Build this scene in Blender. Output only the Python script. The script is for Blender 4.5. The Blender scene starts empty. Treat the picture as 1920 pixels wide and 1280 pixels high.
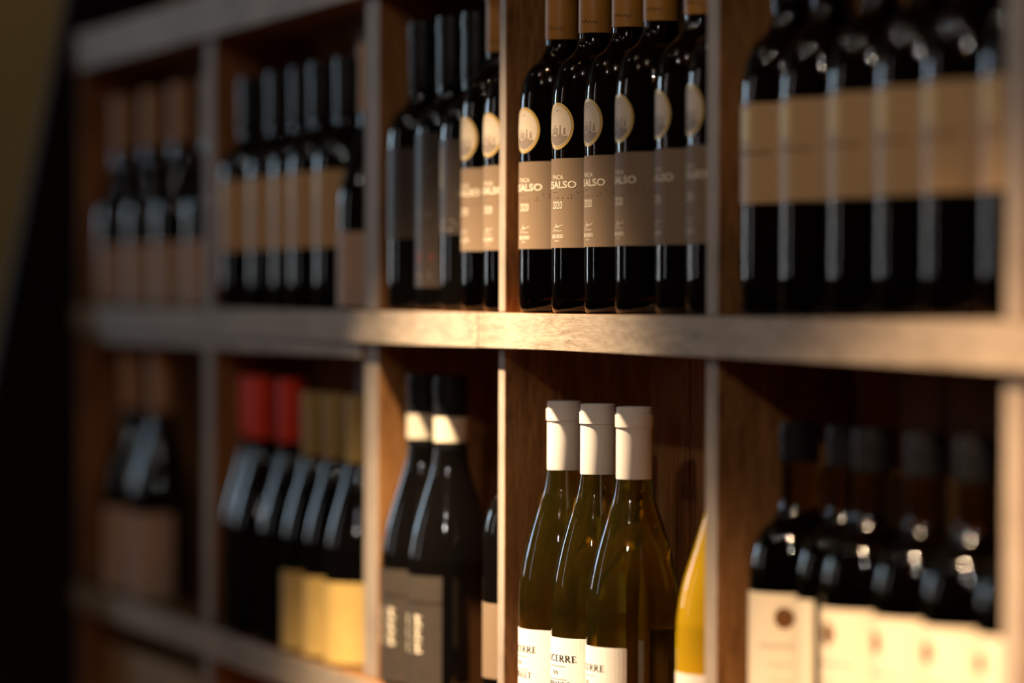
import bpy, bmesh, math, random
from mathutils import Vector, Matrix
from math import sin, cos, pi, radians, sqrt, atan2, asin
random.seed(7)
S = bpy.context.scene
COL = S.collection

# ------------------------------------------------------------------ camera, world, lights, exposure
# world axes: x runs along the shelf front, y goes into the shelf, z is up; z = 0 is the top of the middle board
F_PX = 7000.0
PHI = math.atan(2410 / 7000)
CF, SF = cos(PHI), sin(PHI)
PITCH = math.atan(84 / 7000)
ROLL = radians(0.2)
CAM = Vector((3.003, -1.037, 0.014))
Fv = Vector((-CF * cos(PITCH), SF * cos(PITCH), -sin(PITCH)))
Rv = Vector((SF, CF, 0))
Uv = Rv.cross(Fv)
R2 = Rv * cos(ROLL) + Uv * sin(ROLL)
U2 = R2.cross(Fv)
cd = bpy.data.cameras.new('camera')
cam = bpy.data.objects.new('camera', cd); COL.objects.link(cam)
cam.matrix_world = Matrix.Translation(CAM) @ Matrix((R2, U2, -Fv)).transposed().to_4x4()
cd.sensor_width = 36; cd.lens = F_PX / 1920 * 36
cd.clip_start = 0.05; cd.clip_end = 50
cd.dof.use_dof = True; cd.dof.focus_distance = 3.083; cd.dof.aperture_fstop = 2.2
cd.dof.aperture_blades = 0
S.camera = cam

w = bpy.data.worlds.new('world'); S.world = w; w.use_nodes = True
w.node_tree.nodes['Background'].inputs[0].default_value = (0.8, 0.85, 1, 1)
w.node_tree.nodes['Background'].inputs[1].default_value = 0.02

def area(name, loc, target, sx, sy, power, color, spread=180):
    l = bpy.data.lights.new(name, 'AREA'); l.shape = 'RECTANGLE'; l.size = sx; l.size_y = sy
    l.energy = power; l.color = color; l.spread = radians(spread)
    o = bpy.data.objects.new(name, l); COL.objects.link(o); o.location = loc
    d = Vector(target) - Vector(loc)
    o.rotation_euler = d.to_track_quat('-Z', 'Y').to_euler(); return o
def spot(name, loc, target, power, color, ang, blend, rad):
    l = bpy.data.lights.new(name, 'SPOT'); l.energy = power; l.color = color
    l.spot_size = radians(ang); l.spot_blend = blend; l.shadow_soft_size = rad
    o = bpy.data.objects.new(name, l); COL.objects.link(o); o.location = loc
    d = Vector(target) - Vector(loc)
    o.rotation_euler = d.to_track_quat('-Z', 'Y').to_euler(); return o
def bulb(name, loc, power, color, rad):
    l = bpy.data.lights.new(name, 'POINT'); l.energy = power; l.color = color; l.shadow_soft_size = rad
    o = bpy.data.objects.new(name, l); COL.objects.link(o); o.location = loc; return o
WARM = (1.0, 0.70, 0.42)
# two downlights close to the shelf draw scallops of warm light on it; the rest of the room is dim
spot('ceiling_spot', (-0.07, -0.48, 0.96), (-0.07, -0.46, -0.10), 580, (1, .76, .50), 67, 0.62, 0.022)
spot('ceiling_spot', (1.10, -0.80, 0.96), (1.12, -0.76, -0.10), 340, (1, .68, .41), 88, 0.42, 0.022)
spot('ambient_fill', (2.50, -2.00, 1.35), (0.95, 0.0, 0.0), 42, (1, .93, .84), 62, 1.0, 0.05)  # added out-of-view fill from the right, stands in for the room's ambient light
spot('wall_fill', (-4.6, 0.60, 1.30), (-5.8, 1.2, 0.3), 6, (1, .80, .50), 100, 1.0, 0.05)  # added fill light, only there to brighten the far left wall
for x, y, p in ((-1.75, -1.35, 0.5), (-0.50, -1.35, 2.6), (0.75, -1.35, 5.0), (0.10, -2.10, 4.0), (1.95, -1.60, 6.0)): bulb('ceiling_bulb', (x, y, 1.38), p, (1, .93, .85), 0.012)
area('window_light', (-5.85, -2.75, 0.80), (0, 0, 0.4), 0.42, 0.80, 17.0, (0.62, 0.82, 1.0))
area('window_light', (-5.85, -2.75, 0.16), (0, 0, 0.16), 0.40, 0.42, 3.8, (0.90, 0.95, 1.0))
area('window_light', (-2.15, -3.45, 0.60), (0.2, 0, 0.3), 0.12, 1.2, 2.2, (0.95, 0.97, 1.0))

S.view_settings.view_transform = 'Standard'; S.view_settings.look = 'None'
S.view_settings.exposure = 0.0; S.view_settings.gamma = 1
S.view_settings.use_curve_mapping = False
cy = S.cycles
cy.use_denoising = True
try:
    cy.denoiser = 'OPENIMAGEDENOISE'; cy.denoising_input_passes = 'RGB_ALBEDO_NORMAL'; cy.denoising_prefilter = 'ACCURATE'
except Exception: pass
cy.use_adaptive_sampling = False
cy.max_bounces = 10; cy.diffuse_bounces = 3; cy.glossy_bounces = 4; cy.transmission_bounces = 8
cy.caustics_reflective = False; cy.caustics_refractive = False
cy.sample_clamp_indirect = 4.0; cy.blur_glossy = 0.1

# a direction in the photograph -> where it meets the plane y = w
def ray_u(px, wy):
    d = Fv * 1.0 + Rv * ((px - 960) / F_PX)
    t = (wy - CAM.y) / d.y
    return CAM.x + d.x * t

# ------------------------------------------------------------------ materials
def mat(name):
    m = bpy.data.materials.new(name); m.use_nodes = True
    return m, m.node_tree, m.node_tree.nodes['Principled BSDF']
def simple(name, col, rough=0.5, spec=0.5, noise=0.08, scale=60, metal=0.0, coat=0.0):
    m, nt, b = mat(name)
    tc = nt.nodes.new('ShaderNodeTexCoord'); n = nt.nodes.new('ShaderNodeTexNoise')
    n.inputs['Scale'].default_value = scale; n.inputs['Detail'].default_value = 4
    nt.links.new(tc.outputs['Object'], n.inputs['Vector'])
    r = nt.nodes.new('ShaderNodeValToRGB')
    lo = [max(0, c * (1 - noise)) for c in col]; hi = [min(1, c * (1 + noise)) for c in col]
    r.color_ramp.elements[0].position = 0.3; r.color_ramp.elements[1].position = 0.7
    r.color_ramp.elements[0].color = (*lo, 1); r.color_ramp.elements[1].color = (*hi, 1)
    nt.links.new(n.outputs['Fac'], r.inputs['Fac']); nt.links.new(r.outputs['Color'], b.inputs['Base Color'])
    b.inputs['Roughness'].default_value = rough; b.inputs['Specular IOR Level'].default_value = spec
    b.inputs['Metallic'].default_value = metal; b.inputs['Coat Weight'].default_value = coat
    b.inputs['Coat Roughness'].default_value = 0.08
    return m
def wood(name, dark, mid, light, axis='x', rough=0.55, spec=0.25):
    m, nt, b = mat(name)
    L = nt.links.new
    tc = nt.nodes.new('ShaderNodeTexCoord')
    mp = nt.nodes.new('ShaderNodeMapping')
    k = {'x': (5, 38, 38), 'y': (38, 5, 38), 'z': (38, 38, 5)}[axis]
    mp.inputs['Scale'].default_value = tuple(v * 2.0 for v in k)
    L(tc.outputs['Object'], mp.inputs['Vector'])
    n0 = nt.nodes.new('ShaderNodeTexNoise'); n0.inputs['Scale'].default_value = 1.1; n0.inputs['Detail'].default_value = 6
    n0.inputs['Distortion'].default_value = 1.6; L(mp.outputs['Vector'], n0.inputs['Vector'])
    mp2 = nt.nodes.new('ShaderNodeMapping')
    mp2.inputs['Scale'].default_value = tuple(v * 9 for v in k)
    L(tc.outputs['Object'], mp2.inputs['Vector'])
    n1 = nt.nodes.new('ShaderNodeTexNoise'); n1.inputs['Scale'].default_value = 1.5; n1.inputs['Detail'].default_value = 8
    n1.inputs['Distortion'].default_value = 0.6; L(mp2.outputs['Vector'], n1.inputs['Vector'])
    n2 = nt.nodes.new('ShaderNodeTexNoise'); n2.inputs['Scale'].default_value = 9; n2.inputs['Detail'].default_value = 3
    L(tc.outputs['Object'], n2.inputs['Vector'])
    mx = nt.nodes.new('ShaderNodeMix'); mx.inputs[0].default_value = 0.45
    L(n0.outputs['Fac'], mx.inputs[2]); L(n1.outputs['Fac'], mx.inputs[3])
    mx2 = nt.nodes.new('ShaderNodeMix'); mx2.inputs[0].default_value = 0.3
    L(mx.outputs[0], mx2.inputs[2]); L(n2.outputs['Fac'], mx2.inputs[3])
    r = nt.nodes.new('ShaderNodeValToRGB'); e = r.color_ramp.elements
    e[0].position = 0.34; e[0].color = (*dark, 1); e[1].position = 0.64; e[1].color = (*light, 1)
    x = e.new(0.5); x.color = (*mid, 1)
    L(mx2.outputs[0], r.inputs['Fac']); L(r.outputs['Color'], b.inputs['Base Color'])
    bp = nt.nodes.new('ShaderNodeBump'); bp.inputs['Strength'].default_value = 0.35; bp.inputs['Distance'].default_value = 0.0008
    L(n1.outputs['Fac'], bp.inputs['Height']); L(bp.outputs['Normal'], b.inputs['Normal'])
    b.inputs['Roughness'].default_value = rough; b.inputs['Specular IOR Level'].default_value = spec
    return m
def glass(name, col, rough=0.02, ior=1.45, trans=1.0):
    m, nt, b = mat(name)
    b.inputs['Base Color'].default_value = (*col, 1)
    b.inputs['Roughness'].default_value = rough; b.inputs['IOR'].default_value = ior
    b.inputs['Transmission Weight'].default_value = trans
    tc = nt.nodes.new('ShaderNodeTexCoord'); n = nt.nodes.new('ShaderNodeTexNoise'); n.inputs['Scale'].default_value = 45
    nt.links.new(tc.outputs['Object'], n.inputs['Vector'])
    bp = nt.nodes.new('ShaderNodeBump'); bp.inputs['Strength'].default_value = 0.12; bp.inputs['Distance'].default_value = 0.0006
    nt.links.new(n.outputs['Fac'], bp.inputs['Height']); nt.links.new(bp.outputs['Normal'], b.inputs['Normal'])
    return m
def dark_glass(name, col, rough=0.05):
    m, nt, b = mat(name)
    tc = nt.nodes.new('ShaderNodeTexCoord'); n = nt.nodes.new('ShaderNodeTexNoise'); n.inputs['Scale'].default_value = 55
    nt.links.new(tc.outputs['Object'], n.inputs['Vector'])
    bp = nt.nodes.new('ShaderNodeBump'); bp.inputs['Strength'].default_value = 0.15; bp.inputs['Distance'].default_value = 0.0006
    nt.links.new(n.outputs['Fac'], bp.inputs['Height']); nt.links.new(bp.outputs['Normal'], b.inputs['Normal'])
    b.inputs['Base Color'].default_value = (*col, 1); b.inputs['Roughness'].default_value = rough
    b.inputs['Specular IOR Level'].default_value = 0.6
    return m

M = dict(
    edge=wood('pale_worn_wood', (.19, .14, .09), (.38, .295, .21), (.52, .415, .31), 'x'),
    edge_v=wood('pale_worn_wood_upright', (.25, .19, .14), (.38, .30, .23), (.48, .385, .30), 'z'),
    inner_v=wood('stained_brown_wood', (.10, .038, .010), (.30, .128, .038), (.44, .20, .065), 'z', .5, .3),
    inner_h=wood('stained_brown_wood_flat', (.075, .028, .007), (.18, .074, .021), (.27, .12, .037), 'x', .5, .3),
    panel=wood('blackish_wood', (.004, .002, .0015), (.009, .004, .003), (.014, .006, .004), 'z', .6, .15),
    plaster=simple('olive_plaster', (.46, .34, .18), .9, .1, .08, 8),
    ceilingm=simple('dull_plaster', (.16, .13, .10), .9, .1, .05, 6),
    floorm=wood('dark_floor', (.04, .02, .01), (.08, .04, .02), (.12, .07, .04), 'x'),
    black=dark_glass('black_bottle_glass', (.0025, .002, .0018), .055),
    blackgreen=dark_glass('green_black_bottle_glass', (.004, .006, .003), .07),
    finca_glass=glass('amber_brown_glass', (.55, .20, .02), .06, trans=1.0),
    green_glass=glass('olive_green_glass', (.42, .25, .03), .06),
    wine=simple('dark_red_wine', (.006, .002, .0015), .15, .3),
    olive=glass('olive_amber_glass', (.52, .46, .06), .03, 1.38, trans=.99),
    golden=glass('golden_wine_in_clear_glass', (.95, .58, .02), .02, 1.36, trans=.55),
    cap_black=simple('black_capsule', (.008, .008, .009), .28, .6),
    cap_orange=simple('ochre_capsule', (.50, .21, .03), .4, .5, .04),
    cap_white=simple('cream_white_capsule', (.78, .70, .62), .42, .5, .03),
    cap_tan=simple('tan_capsule', (.50, .29, .15), .5, .3),
    cap_red=simple('red_capsule', (.80, .045, .012), .45, .4),
    cap_cream=simple('yellow_cream_capsule', (.42, .28, .09), .45, .4),
    paper_brown=simple('brown_paper_label', (.235, .155, .092), .6, .35, .06, 900),
    paper_tan=simple('tan_paper_label', (.58, .35, .155), .42, .5, .05, 200),
    paper_pale=simple('pale_pink_label', (.55, .36, .25), .5, .4),
    paper_white=simple('white_label', (.85, .78, .68), .55, .3, .03, 300),
    paper_cream=simple('cream_label', (.85, .72, .52), .5, .35, .03, 200),
    paper_yellow=simple('yellow_label', (.72, .47, .14), .5, .4),
    paper_grey=simple('dark_grey_brown_label', (.045, .034, .024), .5, .4),
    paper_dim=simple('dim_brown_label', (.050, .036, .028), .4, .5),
    gold=simple('gold_ring', (.72, .45, .13), .35, .6, .05, 100, .3),
    ink_cream=simple('cream_print', (.80, .68, .50), .5, .3),
    ink_black=simple('black_print', (.03, .02, .015), .5, .3),
    ink_grey=simple('grey_print', (.35, .30, .24), .5, .3),
    ink_brown=simple('brown_print', (.15, .06, .015), .5, .3),
    ink_sepia=simple('sepia_print', (.30, .22, .16), .5, .3),
    ink_red=simple('red_print', (.6, .04, .02), .5, .3),
    ink_yellow=simple('yellow_stamp', (.80, .55, .16), .4, .5),
    photo_bg=simple('pale_sepia_print', (.70, .56, .40), .5, .3),
    box=wood('tan_box_wood', (.30, .17, .075), (.44, .26, .12), (.52, .32, .15), 'x'),
)

# ------------------------------------------------------------------ mesh helpers
def link(name, me, m, parent=None):
    o = bpy.data.objects.new(name, me); COL.objects.link(o)
    if m is not None:
        ms = m if isinstance(m, (list, tuple)) else [m]
        if len(me.materials) == 0:
            for x in ms: me.materials.append(x)
    o.parent = parent
    return o
def box_bm(x0, x1, y0, y1, z0, z1, bevel=0.0012):
    bm = bmesh.new()
    bmesh.ops.create_cube(bm, size=1)
    bmesh.ops.scale(bm, vec=(x1 - x0, y1 - y0, z1 - z0), verts=bm.verts)
    bmesh.ops.translate(bm, vec=((x0 + x1) / 2, (y0 + y1) / 2, (z0 + z1) / 2), verts=bm.verts)
    if bevel: bmesh.ops.bevel(bm, geom=list(bm.edges), offset=bevel, segments=2, affect='EDGES', profile=.6)
    return bm
def box(name, x0, x1, y0, y1, z0, z1, mats, parent=None, front=False, bevel=0.0012, label=None):
    cx, cy_, cz = (x0 + x1) / 2, (y0 + y1) / 2, (z0 + z1) / 2
    bm = box_bm(x0 - cx, x1 - cx, y0 - cy_, y1 - cy_, z0 - cz, z1 - cz, bevel)
    if front:
        for f in bm.faces:
            f.normal_update()
            if f.normal.y < -0.3: f.material_index = 1
    me = bpy.data.meshes.new(name); bm.to_mesh(me); bm.free()
    o = link(name, me, mats, parent); o.location = (cx, cy_, cz)
    if label: o['label'] = label
    return o
def lathe(name, prof, seg=48):
    """prof: (r, z) from bottom to top; r = 0 closes with a point"""
    vs, fs, rings = [], [], []
    for r, z in prof:
        if r <= 1e-6:
            rings.append([len(vs)]); vs.append((0, 0, z))
        else:
            b = len(vs); rings.append(list(range(b, b + seg)))
            for i in range(seg):
                a = 2 * pi * i / seg; vs.append((r * cos(a), r * sin(a), z))
    for A, B in zip(rings, rings[1:]):
        if len(A) == 1 and len(B) == 1: continue
        for i in range(seg):
            j = (i + 1) % seg
            if len(A) == 1: fs.append((A[0], B[j], B[i]))
            elif len(B) == 1: fs.append((A[i], A[j], B[0]))
            else: fs.append((A[i], A[j], B[j], B[i]))
    me = bpy.data.meshes.new(name); me.from_pydata(vs, [], fs); me.update()
    me.polygons.foreach_set('use_smooth', [True] * len(me.polygons))
    me.set_sharp_from_angle(angle=radians(32))
    return me
def smooth_prof(pts, n=8):
    """Catmull-Rom through (r, z) points"""
    out = []
    P = [pts[0]] + list(pts) + [pts[-1]]
    for i in range(1, len(P) - 2):
        p0, p1, p2, p3 = P[i - 1], P[i], P[i + 1], P[i + 2]
        for k in range(n):
            t = k / n
            out.append(tuple(0.5 * (2 * p1[c] + (p2[c] - p0[c]) * t + (2 * p0[c] - 5 * p1[c] + 4 * p2[c] - p3[c]) * t * t
                                     + (3 * p1[c] - p0[c] - 3 * p2[c] + p3[c]) * t ** 3) for c in (0, 1)))
    out.append(pts[-1])
    return out
def bordeaux(R, H, zs, zn, rn, top=None):
    top = top or H
    p = [(0, .022), (R * .35, .018), (R * .72, .006), (R * .80, 0.0006), (R * .90, 0), (R * .97, .0018), (R, .006), (R, .03), (R, zs * .6), (R, zs - .012)]
    for i in range(1, 9):
        t = i / 9                      # rounded shoulder
        a = t * pi / 2
        p.append((R - (R - rn) * (1 - cos(a)) ** 1.0 * .78, zs - .012 + (zn - zs + .012) * .72 * sin(a)))
    r1, z1 = p[-1]
    for t in (.25, .5, .75, 1):
        k = 1 - (1 - t) ** 2
        p.append((r1 + (rn - r1) * k, z1 + (zn - z1) * t))
    p += [(rn, zn + (top - zn) * .5), (rn, top - .001), (rn * .9, top), (0, top)]
    return p
def slope_bottle(R, H, pts, rn):
    base = [(0, .022), (R * .35, .018), (R * .72, .006), (R * .80, 0.0006), (R * .90, 0), (R * .97, .0018)]
    mid = smooth_prof([(R, .006), (R, .04)] + pts, 6)
    return base + mid + [(rn, H - .001), (rn * .9, H), (0, H)]
def capsule(name, r, z0, z1, rim=True):
    H = z1
    p = [(r, z0), (r + .0001, z0 + .001)]
    if rim:
        p += [(r + .0001, H - .0172), (r + .0009, H - .0166), (r + .0010, H - .0070), (r + .0002, H - .0064), (r + .0001, H - .0012), (r - .0008, H - .0002), (r - .003, H), (0, H)]
    else:
        p += [(r, H - .002), (r - .001, H), (0, H)]
    # two extra rings keep the foil straight
    p.insert(2, (r + .0001, (z0 + H) / 2 - .005))
    return lathe(name, p, 40)
def wrap(pt, R, off=0.0):
    a = pt[0] / R
    return ((R + off) * sin(a), -(R + off) * cos(a), pt[1])
def strip(name, R, z0, z1, x0, x1, off=.00025, n=None):
    """curved paper label from arc length x0 to x1"""
    n = n or max(6, int((x1 - x0) / R / radians(5)))
    vs, fs = [], []
    for i in range(n + 1):
        x = x0 + (x1 - x0) * i / n
        for z in (z0, z1):
            vs.append(wrap((x, z), R, off))
        for z in (z1, z0):
            vs.append(wrap((x, z), R, .00002))
    for i in range(n):
        a, b = 4 * i, 4 * (i + 1)
        for k in range(4):
            fs.append((a + k, b + k, b + (k + 1) % 4, a + (k + 1) % 4))
    fs.append((0, 1, 2, 3)); m = 4 * n; fs.append((m + 3, m + 2, m + 1, m))
    me = bpy.data.meshes.new(name); me.from_pydata(vs, [], fs); me.update()
    bm = bmesh.new(); bm.from_mesh(me); bmesh.ops.recalc_face_normals(bm, faces=bm.faces); bm.to_mesh(me); bm.free()
    return me
def disc(name, R, cx, cz, rx, rz, off, n=40, rings=5):
    vs, fs = [wrap((cx, cz), R, off)], []
    for k in range(1, rings + 1):
        for i in range(n):
            a = 2 * pi * i / n; q = k / rings
            vs.append(wrap((cx + rx * q * cos(a), cz + rz * q * sin(a)), R, off))
    for i in range(n):
        j = (i + 1) % n
        fs.append((0, 1 + i, 1 + j))
        for k in range(1, rings):
            a, b = 1 + (k - 1) * n, 1 + k * n
            fs.append((a + i, b + i, b + j, a + j))
    me = bpy.data.meshes.new(name); me.from_pydata(vs, [], fs); me.update(); return me
def flat_polys(name, polys, R, off):
    """list of small flat polygons [(x, z), ...] bent on to the bottle"""
    vs, fs = [], []
    for p in polys:
        b = len(vs); vs += [wrap(q, R, off) for q in p]; fs.append(tuple(range(b, b + len(p))))
    me = bpy.data.meshes.new(name); me.from_pydata(vs, [], fs); me.update(); return me
def rect(x0, z0, x1, z1): return [(x0, z0), (x1, z0), (x1, z1), (x0, z1)]
def circ(x, z, r, n=10, rz=None): return [(x + r * cos(2 * pi * i / n), z + (rz or r) * sin(2 * pi * i / n)) for i in range(n)]
def stroke(x0, z0, x1, z1, t):
    dx, dz = x1 - x0, z1 - z0; l = sqrt(dx * dx + dz * dz) or 1
    nx, nz = -dz / l * t / 2, dx / l * t / 2
    return [(x0 - nx, z0 - nz), (x1 - nx, z1 - nz), (x1 + nx, z1 + nz), (x0 + nx, z0 + nz)]
def polyline(pts, t):
    return [stroke(*a, *b, t) for a, b in zip(pts, pts[1:])]
def arc(cx, cz, rx, rz, a0, a1, t0, t1, n=10):
    out = []
    for i in range(n):
        a = radians(a0 + (a1 - a0) * i / n); b = radians(a0 + (a1 - a0) * (i + 1) / n)
        # stress: thick where the stroke runs upright
        ta = t0 + (t1 - t0) * abs(cos(a)); tb = t0 + (t1 - t0) * abs(cos(b))
        out.append([(cx + (rx - ta / 2) * cos(a), cz + (rz - ta / 2) * sin(a)), (cx + (rx + ta / 2) * cos(a), cz + (rz + ta / 2) * sin(a)),
                    (cx + (rx + tb / 2) * cos(b), cz + (rz + tb / 2) * sin(b)), (cx + (rx - tb / 2) * cos(b), cz + (rz - tb / 2) * sin(b))])
    return out
# serif capitals on a unit-high cell; returns (polygons, advance)
T, t_ = .17, .06
def serif(ch):
    s = lambda x, z, w_: rect(x - w_, z, x + w_, z + t_)
    if ch == 'S': return arc(.30, .74, .21, .22, 30, 260, t_, T) + arc(.30, .27, .23, .24, 80, -150, t_, T) + [rect(.48, .72, .52, .98), rect(.06, .02, .10, .28)], .62
    if ch == 'A': return [stroke(.08, 0, .38, 1, t_), stroke(.38, 1, .68, 0, T), rect(.18, .32, .56, .32 + t_), s(.08, 0, .12), s(.68, 0, .14)], .80
    if ch == 'N': return [rect(.12, 0, .12 + t_, 1), stroke(.13, 1, .66, 0, T), rect(.64, 0, .64 + t_, 1), s(.13, 0, .12), s(.66, 1 - t_, .12), s(.1, 1 - t_, .1)], .84
    if ch == 'C': return arc(.42, .5, .34, .48, 40, 320, t_, T, 16) + [rect(.68, .66, .72, .98)], .80
    if ch == 'E': return [rect(.14, 0, .14 + T, 1), rect(.06, 0, .62, t_), rect(.06, 1 - t_, .60, 1), rect(.2, .5, .48, .5 + t_), rect(.58, 0, .62, .26), rect(.56, .76, .60, 1), rect(.45, .40, .49, .64)], .72
    if ch == 'R': return [rect(.14, 0, .14 + T, 1), s(.2, 0, .15), rect(.06, 1 - t_, .4, 1), rect(.2, .48, .4, .48 + t_)] + arc(.38, .75, .22, .23, 90, -90, t_, T) + [stroke(.38, .5, .72, 0, T), s(.74, 0, .1)], .82
    if ch == 'T': return [rect(.30, 0, .30 + T, 1), rect(.02, 1 - t_, .70, 1), s(.36, 0, .15), rect(.02, .76, .06, 1), rect(.66, .76, .70, 1)], .76
    if ch == 'H': return [rect(.14, 0, .14 + T, 1), rect(.60, 0, .60 + T, 1), rect(.2, .48, .62, .48 + t_), s(.2, 0, .14), s(.66, 0, .14), s(.2, 1 - t_, .14), s(.66, 1 - t_, .14)], .88
    if ch == 'I': return [rect(.14, 0, .14 + T, 1), s(.2, 0, .14), s(.2, 1 - t_, .14)], .42
    if ch == 'B': return [rect(.14, 0, .14 + T, 1), rect(.06, 1 - t_, .4, 1), rect(.06, 0, .4, t_), rect(.2, .5, .4, .5 + t_)] + arc(.38, .76, .2, .22, 90, -90, t_, T) + arc(.38, .26, .24, .25, 90, -90, t_, T), .74
    if ch == 'U': return [rect(.14, .28, .14 + T, 1), rect(.62, .28, .62 + t_, 1), s(.2, 1 - t_, .14), s(.64, 1 - t_, .12)] + arc(.42, .28, .23, .26, 180, 360, t_, T), .84
    if ch == 'L': return [rect(.14, 0, .14 + T, 1), s(.2, 1 - t_, .14), rect(.06, 0, .62, t_), rect(.58, 0, .62, .28)], .68
    if ch == '2': return arc(.26, .74, .19, .22, 160, -20, t_, T) + [stroke(.44, .66, .08, .06, .06), rect(.06, 0, .48, .08)], .54
    if ch == '0': return arc(.27, .5, .19, .46, 0, 360, t_, T, 18), .56
    return [], .4
def serif_text(txt, cx, z0, h, width, R, name, off=.0004):
    polys, x = [], 0
    for ch in txt:
        p, adv = serif(ch)
        polys += [[(q[0] + x, q[1]) for q in pp] for pp in p]; x += adv
    sx = width / x
    polys = [[(cx - width / 2 + a * sx, z0 + b * h) for a, b in p] for p in polys]
    return flat_polys(name, polys, R, off)
def font_mesh(txt, cx, z0, h, width, R, name, off=.0004, bold=0.0):
    cu = bpy.data.curves.new('txt', 'FONT'); cu.body = txt; cu.size = 1; cu.resolution_u = 3; cu.offset = bold
    ob = bpy.data.objects.new('txt', cu); COL.objects.link(ob)
    bpy.context.view_layer.update()
    me = bpy.data.meshes.new_from_object(ob.evaluated_get(bpy.context.evaluated_depsgraph_get()))
    bpy.data.objects.remove(ob); bpy.data.curves.remove(cu)
    xs = [v.co.x for v in me.vertices]; ys = [v.co.y for v in me.vertices]
    x0, x1, y0, y1 = min(xs), max(xs), min(ys), max(ys)
    bm = bmesh.new(); bm.from_mesh(me)
    for v in bm.verts:
        px_ = cx + ((v.co.x - x0) / (x1 - x0) - .5) * width; pz = z0 + (v.co.y - y0) / (y1 - y0) * h
        v.co = wrap((px_, pz), R, off)
    bm.to_mesh(me); bm.free(); me.name = name; me.materials.clear(); return me

def merge(name, meshes):
    bm = bmesh.new()
    for m in meshes: bm.from_mesh(m)
    me = bpy.data.meshes.new(name); bm.to_mesh(me); bm.free(); return me

# ------------------------------------------------------------------ the setting
def struct(o): o['kind'] = 'structure'; return o
XL, XR, YF, YB, ZF, ZC = -6.0, 4.4, -3.6, 1.6, -1.35, 1.45
def slab(name, x0, x1, y0, y1, z0, z1, m): return struct(box(name, x0, x1, y0, y1, z0, z1, m, bevel=0))
slab('floor', XL - .1, XR + .1, YF - .1, YB + .1, ZF - .1, ZF, M['floorm'])
slab('ceiling', XL - .1, XR + .1, YF - .1, YB + .1, ZC, ZC + .1, M['ceilingm'])
slab('wall_back', XL - .1, XR + .1, YB, YB + .1, ZF, ZC, M['plaster'])
slab('wall_right', XR, XR + .1, YF, YB, ZF, ZC, M['ceilingm'])
slab('wall_front', XL - .1, XR + .1, YF - .1, YF, ZF, ZC, M['ceilingm'])
slab('wall_left', XL - .1, XL, YF, YB, ZF, ZC, M['plaster'])

# ------------------------------------------------------------------ the shelf unit
rack = bpy.data.objects.new('wine_shelf', None); COL.objects.link(rack)
rack['label'] = 'long open wooden wine shelf with square compartments and pale worn front edges'
rack['category'] = 'shelf'
rack.location = (0, 0, 0)
DEPTH = .121
UX0 = ray_u(158, .01) - .02
UX1 = 1.62
div_px = [(390, 25), (695, 28), (940, 0), (1334, 0), (1903, 0)]
uA = ray_u(391, .01); uB = ray_u(696, .01); uC = ray_u(940.5, .01); uD = ray_u(1334.5, .01); uE = ray_u(1903, .01)
thick = {uA: .042, uB: .046, uC: .0168, uD: .0235, uE: .030}
mf = [M['inner_h'], M['edge']]; mv = [M['inner_v'], M['edge_v']]
joint = ray_u(895, 0)
box('shelf_board', UX0, joint - .0001, 0, DEPTH, -.0308, 0, mf, rack, True, .0005)
box('shelf_board', joint + .0001, UX1, .0004, DEPTH, -.0305, 0, mf, rack, True, .0005)
box('shelf_board', UX0, UX1, 0, DEPTH, .303, .352, mf, rack, True)
box('shelf_board', UX0, UX1, 0, DEPTH, -.390, -.356, mf, rack, True)
box('shelf_board', UX0, UX1, 0, DEPTH, -.745, -.712, mf, rack, True)
box('shelf_board', UX0, UX1, 0, DEPTH, .655, .690, mf, rack, True)
box('rail', ray_u(165, .008), uB - .02, .006, .028, -.0462, -.0311, mf, rack, True)
for u, t in thick.items():
    for (z0, z1) in ((0, .303), (-.356, -.031), (-.712, -.390), (.352, .655)):
        if u == uC and z1 < -.1 and z0 < -.6: pass
        box('divider', u - t / 2, u + t / 2, .010, DEPTH - .001, z0 + .0003, z1 - .0003, mv, rack, True)
# back planks
ub = UX0; k = 0
edges = [UX0, uA, uB, uC, uD, uE, UX1]
for a, b in zip(edges, edges[1:]):
    n = max(2, round((b - a) / .16))
    for i in range(n):
        x0 = a + (b - a) * i / n; x1 = a + (b - a) * (i + 1) / n
        for (z0, z1) in ((-.712, -.390), (-.356, -.031), (0, .303), (.352, .655)):
            box('back_board', x0 + .0012, x1 - .0012, DEPTH - .0005 + .0012 * (i % 2), DEPTH + .012, z0, z1, M['inner_v'], rack, bevel=.0008)
# slanting dark end panel
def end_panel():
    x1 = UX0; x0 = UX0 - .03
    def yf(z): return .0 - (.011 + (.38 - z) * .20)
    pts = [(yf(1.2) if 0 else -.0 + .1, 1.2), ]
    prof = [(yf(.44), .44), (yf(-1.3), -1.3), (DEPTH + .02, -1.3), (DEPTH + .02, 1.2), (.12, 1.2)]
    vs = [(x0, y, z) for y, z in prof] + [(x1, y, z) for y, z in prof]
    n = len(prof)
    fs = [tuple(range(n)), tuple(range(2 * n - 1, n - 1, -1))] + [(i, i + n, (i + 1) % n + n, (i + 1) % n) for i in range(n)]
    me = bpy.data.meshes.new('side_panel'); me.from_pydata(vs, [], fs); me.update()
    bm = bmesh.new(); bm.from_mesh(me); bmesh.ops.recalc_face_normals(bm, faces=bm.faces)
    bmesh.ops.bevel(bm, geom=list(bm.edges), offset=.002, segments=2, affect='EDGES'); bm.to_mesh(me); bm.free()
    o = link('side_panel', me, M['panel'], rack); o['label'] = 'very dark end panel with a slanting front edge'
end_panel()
box('side_panel', UX0, UX0 + .018, .006, DEPTH, -.712, -.390, mv, rack, True)
box('side_panel', UX0, UX0 + .018, .006, DEPTH, -.356, -.031, mv, rack, True)
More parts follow.
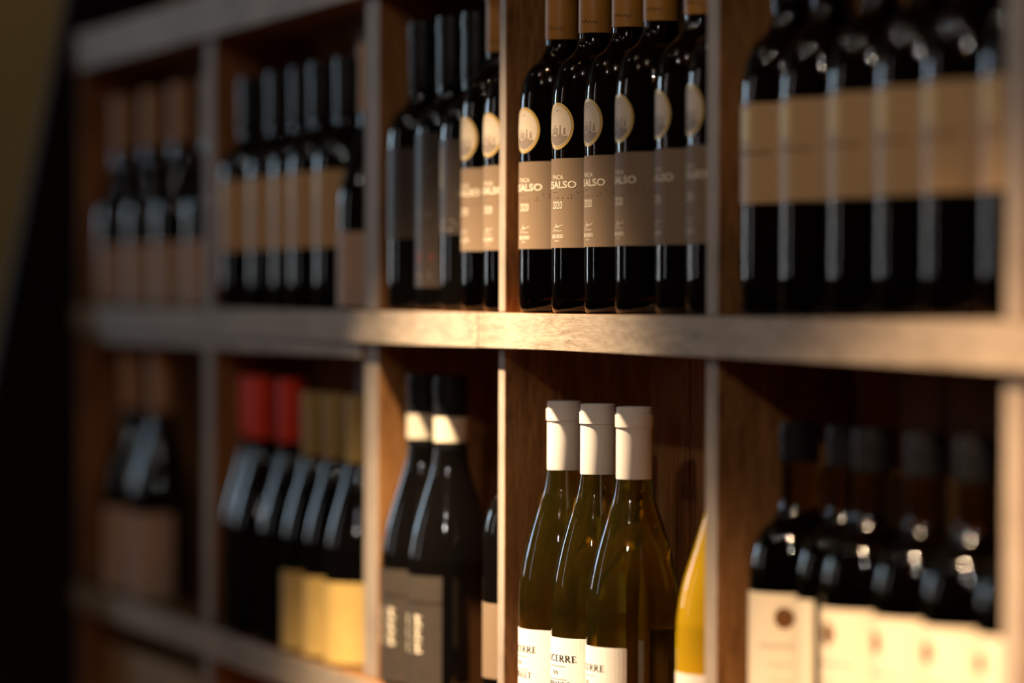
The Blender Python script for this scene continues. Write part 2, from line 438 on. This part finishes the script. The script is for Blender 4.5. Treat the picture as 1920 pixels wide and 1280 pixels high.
box('side_panel', UX0, UX0 + .018, .006, DEPTH, .0, .303, mv, rack, True)

# ------------------------------------------------------------------ bottles
class Kind:
    """a bottle built once at the origin; copies share its mesh data"""
    def __init__(self): self.tree = []
    def part(self, name, me, m, sub=None, label=None):
        me.name = name
        if len(me.materials) == 0: me.materials.append(m)
        node = dict(name=name, me=me, label=label, sub=sub)
        self.tree.append(node); return node
KIND = {}
RAD = dict(tan_low=.036, finca=.0365, tan=.0365, short_tan=.035, tan_cap=.0355, dim_wide=.0341, dim_tall=.0341, dim_print=.0341, far=.038,
           red=.036, cream=.036, band=.040, sancerre=.0385, golden=.039, seal=.0365)
PLACED = []
def place(kind, px, wy, yaw, z, label, group, name='wine_bottle'):
    r0 = RAD[kind] + .0004
    best = None
    for step in range(60):
        for sgn in ((1,) if step == 0 else (1, -1)):
            w_ = wy + sgn * step * .001
            if w_ < r0 - .006 or w_ + r0 > DEPTH - .003: continue
            u = ray_u(px, w_)
            pen = 0
            for d_, t in thick.items(): pen = max(pen, r0 + t / 2 - abs(u - d_))
            for (uu, ww, rr, zz) in PLACED:
                if zz == z: pen = max(pen, r0 + rr - math.hypot(u - uu, w_ - ww))
            if best is None or pen < best[0] - 1e-6: best = (max(pen, 0), w_, u)
        if best and best[0] <= 0: break
    pen, wy, u = best
    if pen > 0: print('TIGHT', kind, px, round(pen, 4), round(wy, 4))
    PLACED.append((u, wy, r0, z))
    root = bpy.data.objects.new(name, None); COL.objects.link(root)
    root.empty_display_size = .02
    root.location = (u, wy, z + .0004); root.rotation_euler = (0, 0, radians(yaw))
    root['label'] = label; root['category'] = 'bottle'; root['group'] = group
    made = {}
    for nd in KIND[kind].tree:
        o = bpy.data.objects.new(nd['name'], nd['me']); COL.objects.link(o)
        o.parent = made[id(nd['sub'])] if nd['sub'] else root
        if nd['label']: o['label'] = nd['label']
        made[id(nd)] = o
        if nd['name'] in ('print', 'picture_figures', 'signature', 'braille', 'emblem', 'stamp'): o['kind'] = 'stuff'
    return root

# --- red wine with brown label, round photo label and ochre capsule
K = KIND['finca'] = Kind(); R = .0365
K.part('glass_body', lathe('g', bordeaux(R, .2935, .186, .230, .0140), 64), M['finca_glass'])
wp = [(0, .026), (R * .4, .022), (R * .78, .0125), (R - .0042, .011), (R - .0030, .016), (R - .0030, .08), (R - .0030, .168)]
full = bordeaux(R - .003, .2935, .184, .229, .0110)
wp = wp[:6] + [q for q in full if q[1] > .1][:-4] + [(.0110, .262), (0, .262)]
K.part('wine', lathe('w', wp, 48), M['wine'])
cap = K.part('capsule', capsule('c', .0145, .2335, .2955), M['cap_orange'])
sig = []
for x0 in (-.030, .002, .033):
    pts = [(x0 + i * .0011, .2425 + .0016 * sin(i * 1.9 + x0 * 70) * (1.2 if i % 4 == 0 else .7)) for i in range(15)]
    sig += polyline(pts, .00042) + [stroke(x0 - .001, .2403, x0 + .016, .2410, .0003)]
K.part('signature', flat_polys('s', sig, .0146, .00025), M['ink_black'], cap)
lab = K.part('label', strip('l', R, .0543, .1285, -.062, .062), M['paper_brown'])
for txt_, z_, h_, w_, bo in (('FINCA', .1110, .0037, .0172, .006), ('RESALSO', .1035, .0062, .0445, .022), ('2020', .0865, .0064, .0150, .006),
                          ('EMILIO MORO', .0622, .0033, .0178, .014), ('BODEGAS', .0596, .0012, .0070, .004)):
    K.part('lettering', font_mesh(txt_, 0, z_, h_, w_, R, 'a', .0004, bo), M['ink_cream'], lab)
em = polyline([(-.0075, .0680), (-.005, .0700), (-.003, .0712), (-.0015, .0745), (0, .0712), (.003, .0722), (.0085, .0732)], .0004) + \
     polyline([(-.006, .0675), (-.002, .0692), (.002, .0680), (.007, .0684)], .0004) + polyline([(-.002, .071), (0, .0728), (.002, .071)], .0005)
K.part('emblem', flat_polys('e', em, R, .0004), M['ink_cream'], lab)
br = []
rnd = random.Random(3)
for c in range(15):
    for dx in (0, .0024):
        for dz in (0, .0024, .0048):
            if rnd.random() < .42: br.append(circ(-.006 + c * .0058 + dx, .0958 + dz, .00052, 8))
K.part('braille', flat_polys('b', br, R, .00045), M['ink_brown'], lab)
sea = K.part('round_label', disc('d', R, 0, .1553, .0196, .0196, .0003), M['gold'])
K.part('picture', disc('p', R, 0, .1553, .0170, .0170, .0004), M['photo_bg'], sea)
pe = []
for i in range(18):                                   # the ground, in narrow upright strips so that it follows the curve
    xa = -.0150 + i * .030 / 18; xb = xa + .030 / 18
    lo = lambda x: .1553 - sqrt(max(.0160 ** 2 - x * x, 0)); hi = lambda x: .1478 + .0008 * sin(x * 420)
    if hi(xa) > lo(xa) and hi(xb) > lo(xb): pe.append([(xa, lo(xa)), (xb, lo(xb)), (xb, hi(xb)), (xa, hi(xa))])
for (x, h) in ((-.0082, .0060), (-.0040, .0092), (-.0003, .0064), (.0045, .0088), (.0098, .0058)):
    b = .1482
    pe += [[(x - .0016, b), (x + .0016, b), (x + .0010, b + h * .62), (x - .0010, b + h * .62)], circ(x, b + h * .78, .00115, 9)]
pe += [rect(-.0016, .1678, .0018, .1684)]
K.part('picture_figures', flat_polys('f', pe, R, .0005), M['ink_sepia'], sea)

# --- dark bottle, tan label with small yellow stamp (upper right)
K = KIND['tan'] = Kind()
K.part('glass_body', lathe('g', bordeaux(R, .289, .170, .222, .0138), 64), M['finca_glass'])
full = bordeaux(R - .003, .289, .168, .221, .0108)
K.part('wine', lathe('w', [(0, .026), (R * .4, .022), (R * .78, .0125), (R - .0042, .011), (R - .0030, .016), (R - .003, .08)] + [q for q in full if q[1] > .1][:-4] + [(.0108, .258), (0, .258)], 48), M['wine'])
K.part('capsule', capsule('c', .0143, .229, .2905), M['cap_black'])
lab = K.part('label', strip('l', R, .082, .1545, -.068, .068), M['paper_tan'])
K.part('stamp', flat_polys('s', [rect(-.008 + i * .002, .128, -.006 + i * .002, .150) for i in range(8)], R, .0004), M['ink_yellow'], lab)
faint = [rect(-.010 + i * .0042, .1175, -.0072 + i * .0042, .1197) for i in range(9)] + [rect(-.004, .1040, .018, .1046), rect(0, .0965, .012, .0971)]
K.part('print', flat_polys('p', faint, R, .0004), M['ink_brown'], lab)

# --- shorter black bottle, tan label (upper, second compartment)
R = .0375
K = KIND['short_tan'] = Kind(); r = .035
K.part('glass_body', lathe('g', bordeaux(r, .254, .158, .190, .0135), 48), M['black'])
K.part('capsule', capsule('c', .0140, .196, .2560), M['cap_black'])
lab = K.part('label', strip('l', r, .063, .141, -.064, .064), M['paper_tan'])
K.part('stamp', flat_polys('s', [rect(-.008 + i * .002, .112, -.006 + i * .002, .136) for i in range(8)], r, .0004), M['ink_yellow'], lab)
# --- tan capsule, low pale label
K = KIND['tan_cap'] = Kind(); r = .0355
K.part('glass_body', lathe('g', slope_bottle(r, .264, [(r, .095), (r * .97, .115), (.027, .142), (.0185, .166), (.0145, .184), (.0138, .195)], .0138), 48), M['black'])
K.part('capsule', capsule('c', .0150, .196, .2660), M['cap_tan'])
K.part('label', strip('l', r, .003, .077, -.066, .066), M['paper_pale'])
# --- plain black bottles with dim labels (upper, third compartment)
def dark_kind(key, lz0, lz1, half, extra):
    R = .0341
    K = KIND[key] = Kind()
    K.part('glass_body', lathe('g', bordeaux(R, .274, .172, .205, .0138), 48), M['black'])
    K.part('capsule', capsule('c', .0143, .212, .2760), M['cap_black'])
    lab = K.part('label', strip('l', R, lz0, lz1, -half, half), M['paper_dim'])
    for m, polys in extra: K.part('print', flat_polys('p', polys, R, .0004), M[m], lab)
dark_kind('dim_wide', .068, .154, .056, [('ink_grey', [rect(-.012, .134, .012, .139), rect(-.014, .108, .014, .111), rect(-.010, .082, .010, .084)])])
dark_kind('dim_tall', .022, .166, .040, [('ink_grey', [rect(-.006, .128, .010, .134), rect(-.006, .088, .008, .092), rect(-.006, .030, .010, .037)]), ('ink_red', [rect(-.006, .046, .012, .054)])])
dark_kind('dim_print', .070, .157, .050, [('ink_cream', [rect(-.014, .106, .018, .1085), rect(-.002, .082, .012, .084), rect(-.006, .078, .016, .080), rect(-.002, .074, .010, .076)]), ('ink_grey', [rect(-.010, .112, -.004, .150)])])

# --- tan capsule, big pale label (lower far left)
K = KIND['far'] = Kind(); r = .038
K.part('glass_body', lathe('g', slope_bottle(r, .297, [(r, .115), (r * .97, .136), (.030, .165), (.0215, .192), (.0155, .215), (.0142, .230)], .0142), 48), M['black'])
K.part('capsule', capsule('c', .0160, .228, .3000), M['cap_tan'])
K.part('label', strip('l', r, .002, .106, -.066, .066), M['paper_pale'])
K = KIND['tan_low'] = Kind(); r = .036
K.part('glass_body', lathe('g', bordeaux(r, .276, .165, .212, .0138), 48), M['black'])
K.part('capsule', capsule('c', .0143, .222, .2780), M['cap_black'])
K.part('label', strip('l', r, .034, .100, -.060, .060), M['paper_brown'])
# --- red capsule, no label on show
def slim(key, H, capz, capm, label):
    K = KIND[key] = Kind(); r = .036
    K.part('glass_body', lathe('g', slope_bottle(r, H - .002, [(r, .105), (r * .97, .125), (.029, .150), (.0210, .176), (.0155, .197), (.0142, .210)], .0142), 48), M['black'])
    K.part('capsule', capsule('c', .0155, capz, H), M[capm])
    if label:
        lab = K.part('label', strip('l', r, .003, .084, -.070, .070), M['paper_yellow'])
        K.part('print', flat_polys('p', [rect(-.02, .076, .04, .0768), rect(-.02, .0245, .045, .0275), rect(-.014, .05, .03, .0506)], r, .0004), M['ink_brown'], lab)
slim('red', .281, .2135, 'cap_red', False)
slim('cream', .270, .2030, 'cap_cream', True)
# --- black top, cream neck band, grey label
K = KIND['band'] = Kind(); r = .0400
K.part('glass_body', lathe('g', slope_bottle(r, .278, [(r, .112), (r * .985, .130), (.0345, .156), (.0260, .184), (.0180, .210), (.0152, .232)], .0148), 64), M['black'])
K.part('capsule', capsule('c', .0158, .228, .2960), M['cap_black'])
K.part('neck_band', strip('n', .0160, .2345, .2575, -.0500, .0500, .0002), M['paper_cream'])
lab = K.part('label', strip('l', r, .004, .1110, -.037, .037), M['paper_grey'])
K.part('rule', strip('u', r, .0850, .0880, -.037, .037, .0004), M['ink_black'], lab)
gl = []
for j in range(3):
    z0 = .0745 - j * .0125
    gl += [rect(-.012, z0 - .0095, -.009, z0), rect(-.012, z0 - .0022, .006, z0), rect(-.010, z0 - .0060, .004, z0 - .0040), rect(-.012, z0 - .0095, .003, z0 - .0078),
           stroke(.002, z0, .008, z0 - .0095, .0022), stroke(-.002, z0 - .009, .008, z0 - .001, .0018), rect(.0035, z0 - .010, .0058, z0)]
gl = [[(x * 1.35 + .004, z) for x, z in p] for p in gl]
K.part('lettering', flat_polys('t', gl, r, .0004), M['ink_cream'], lab)
K.part('print', flat_polys('p', [rect(-.004, .0975, .012, .0995), rect(-.002, .0265, .018, .0285)], r, .0004), M['ink_brown'], lab)
# --- white-wine bottle with white capsule and white label
K = KIND['sancerre'] = Kind(); r = .0385
K.part('glass_body', lathe('g', slope_bottle(r, .279, [(r, .100), (r, .114), (.0368, .136), (.0312, .162), (.0242, .186), (.0178, .205), (.0147, .222)], .0141), 80), M['olive'])
K.part('capsule', capsule('c', .0147, .2225, .2812), M['cap_white'])
lab = K.part('label', strip('l', r, .020, .0885, -.045, .045), M['paper_white'])
for txt_, z_, h_, w_ in (('SANCERRE', .0690, .0052, .052), ('2020', .0582, .0030, .0090), ('THIBAULT', .0475, .0048, .040)):
    K.part('lettering', serif_text(txt_, 0, z_, h_, w_, r, 'a'), M['ink_black'], lab)
K.part('print', flat_polys('p', [rect(-.012 + i * .0022, .0648, -.0106 + i * .0022, .0656) for i in range(12)] + [rect(-.014 + i * .0019, .0540, -.0128 + i * .0019, .0547) for i in range(16)], r, .0004), M['ink_grey'], lab)
# --- golden wine in clear glass
K = KIND['golden'] = Kind(); r = .0390
K.part('glass_body', lathe('g', slope_bottle(r, .262, [(r, .108), (r * .985, .126), (.0345, .150), (.0265, .176), (.0190, .200), (.0148, .218)], .0141), 64), M['golden'])
K.part('capsule', capsule('c', .0147, .206, .2650), M['cap_white'])
K.part('label', strip('l', r, .010, .0845, -.060, .060), M['paper_white'])
# --- cream label with round brown-gold seal (lower right)
def seal_kind(key, seal=True):
    K = KIND[key] = Kind()
    K.part('glass_body', lathe('g', bordeaux(R, .277, .176, .222, .0138), 64), M['green_glass'])
    full = bordeaux(R - .003, .277, .174, .221, .0108)
    K.part('wine', lathe('w', [(0, .026), (R * .4, .022), (R * .78, .0125), (R - .0042, .011), (R - .0030, .016), (R - .003, .08)] + [q for q in full if .1 < q[1] < .212] + [(0, .213)], 48), M['wine'])
    K.part('capsule', capsule('c', .0143, .250, .2790), M['cap_black'])
    lab = K.part('label', strip('l', R, .045, .156, -.055, .055), M['paper_cream'])
    K.part('seal', disc('d', R, 0, .1385, .0078, .0078, .0004, 24, 3), M['ink_brown'], lab)
    ft = [rect(-.022 + i * .0031, .1170, -.0200 + i * .0031, .1192) for i in range(15)] + [rect(-.013 + i * .0026, .1040, -.0113 + i * .0026, .1052) for i in range(10)] + [rect(-.011 + i * .0026, .0920, -.0095 + i * .0026, .0930) for i in range(9)]
    K.part('print', flat_polys('p', ft, R, .0004), M['ink_grey'], lab)
R = .0365
seal_kind('seal')

ORD = ['leftmost', 'second from left', 'third from left', 'fourth from left', 'fifth from left', 'sixth from left']
W0 = .040
# D: the six bottles in focus
g = 'brown label bottles in the upper middle compartment'
for i, (px, wy, yaw) in enumerate([(1052, .0453, 9), (1115, .0449, 10), (1178, .0467, 3), (1238, .0460, 2), (1315, .0513, -4), (1376, .0480, -2)]):
    place('finca', px, wy, yaw, 0, ['red wine bottle with brown label, ochre capsule, brightest, right beside the thin upper divider',
        'sharpest brown label wine bottle, 2020 fully readable, second of six in upper middle compartment',
        'brown label wine bottle with round picture label, third of six in upper middle compartment',
        'brown label wine bottle, fourth of six in upper middle compartment, blank dark right side',
        'slightly blurred brown label wine bottle, fifth of six in upper middle compartment',
        'blurred brown label wine bottle, last of six against the right divider of upper middle compartment'][i], g)
# C: third compartment, upper row
g = 'brown label bottles left of the thin divider'
place('finca', 983, .0469, 8, 0, 'ochre capsule bottle with lit round label, partly hidden behind thin upper divider', g)
place('finca', 940, .0511, 4, 0, 'blurred ochre capsule bottle with round label, left one of pair before thin upper divider', g)
g = 'bottles in the narrow upper compartment left of the thin divider'
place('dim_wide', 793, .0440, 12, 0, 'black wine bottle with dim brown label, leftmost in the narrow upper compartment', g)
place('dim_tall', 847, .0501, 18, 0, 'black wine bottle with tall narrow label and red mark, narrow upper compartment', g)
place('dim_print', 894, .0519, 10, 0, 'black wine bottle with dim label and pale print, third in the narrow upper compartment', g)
# B: second compartment, upper row
g = 'short tan label bottles in the second upper compartment'
for i, (px, wy) in enumerate([(471, W0), (524, W0 + .002), (568, W0 + .004), (604, W0 - .003), (652, W0)]):
    place('short_tan', px, wy, 2, 0, 'short black bottle with orange tan label, %s of five in second upper compartment' % ORD[i], g)
place('tan_cap', 699, W0 + .002, 0, 0, 'bottle with low pale label beside right divider of the second upper compartment', 'pale low label bottles, upper row')
# A: far left, upper row
for i, px in enumerate([233, 288, 341, 401]):
    place('tan_cap', px, W0, 0, 0, ['tan capsule bottle with low pale label, leftmost in the far left upper compartment',
        'tan capsule bottle with low pale label, second in the far left upper compartment',
        'tan capsule bottle with low pale label, third in the far left upper compartment',
        'pale label bottle half hidden by the right divider of the far left upper compartment'][i], 'pale low label bottles, upper row')
# E: upper right
g = 'tan label bottles in the upper right compartment'
for i, (px, wy) in enumerate([(1481, .0458), (1556, .0449), (1649, .0453), (1741, .0463), (1832, .0460), (1944, .0515)]):
    place('tan', px, wy, 2, 0, 'black wine bottle with blurred tan label, %s of six in upper right compartment' % ORD[i], g)
ZL = -.356
# F: far left, lower row
for i, px in enumerate([251, 304]):
    place('far', px, W0, 0, ZL, ['tan capsule bottle with big pale label, left one in the far left lower compartment',
        'tan capsule bottle with big pale label, right one in the far left lower compartment'][i], 'blurred bottles in the far left lower compartment')
# G: second compartment, lower row
g = 'red capsule bottles in the second lower compartment'
for i, (px, wy) in enumerate([(477, .060), (496, .038), (549, .040)]):
    place('red', px, wy, 0, ZL, ['red capsule dark bottle, leftmost, behind its neighbour', 'red capsule dark bottle, middle, overlapping the leftmost one', 'red capsule dark bottle standing next to the cream capsules'][i], g)
g = 'cream capsule bottles with yellow labels'
for i, (px, wy) in enumerate([(594, .040), (636, .040), (678, .040)]):
    place('cream', px, wy, 0, ZL, ['yellow label bottle with cream capsule next to the red capsules', 'yellow label bottle with cream capsule, middle of three', 'yellow label bottle with cream capsule against the compartment right divider'][i], g)
# H: narrow lower compartment
g = 'cream band bottles in the narrow lower compartment'
place('band', 795, W0 + .004, 8, ZL, 'black bottle with cream neck band and grey label, left of two', g)
place('band', 846, W0 + .002, 8, ZL, 'black bottle with cream neck band and grey label, right of two', g)
place('tan_low', 983, .0475, 0, ZL, 'bottle with a brown label almost hidden behind the thin lower divider', 'tan label bottle, lower row')
# I: white wine
g = 'white capsule bottles in the lower middle compartment'
for i, (px, yaw) in enumerate([(1059, -4), (1122, 6), (1190, -6)]):
    place('sancerre', px, W0, yaw, ZL, ['white capsule white wine bottle, leftmost and farthest of three', 'white capsule white wine bottle, middle one of three', 'white capsule white wine bottle, right and nearest of three'][i], g)
place('golden', 1366, W0, 0, ZL, 'golden wine bottle half hidden behind the lower right divider', 'golden bottle')
# J: lower right
g = 'cream label bottles with round seals in the lower right compartment'
for i, (px, wy, yaw) in enumerate([(1500, .0487, 50), (1640, .0408, 6), (1740, .0461, -4), (1835, .0475, 0), (1939, .0500, -2)]):
    place('seal', px, wy, yaw, ZL, ['cream label bottle turned to show its whole round seal, leftmost in lower right compartment'] [0] if i == 0 else
          'cream label bottle with side-on seal, %s of those four in lower right compartment' % ORD[i - 1], g)
place('seal', 1590, .0535, -60, ZL, 'cream label bottle squeezed between the turned leftmost one and the next, its seal hidden', g)
# box on the lowest tier, carton beside thin divider
bx = bpy.data.objects.new('wooden_box', None); COL.objects.link(bx)
bx.location = (ray_u(300, .02), .02, -.7114); bx['label'] = 'tan wooden box on the lowest shelf at far left'; bx['category'] = 'box'
x0 = max(ray_u(205, .012), UX0 + .024); x1 = min(ray_u(368, .012), uA - .028); cx0 = bx.location.x
box('box_body', x0 - cx0, x1 - cx0, -.006, .085, .0, .274, M['box'], bx)
box('lid', x0 - cx0 - .002, x1 - cx0 + .002, -.008, .087, .2745, .288, M['box'], bx)
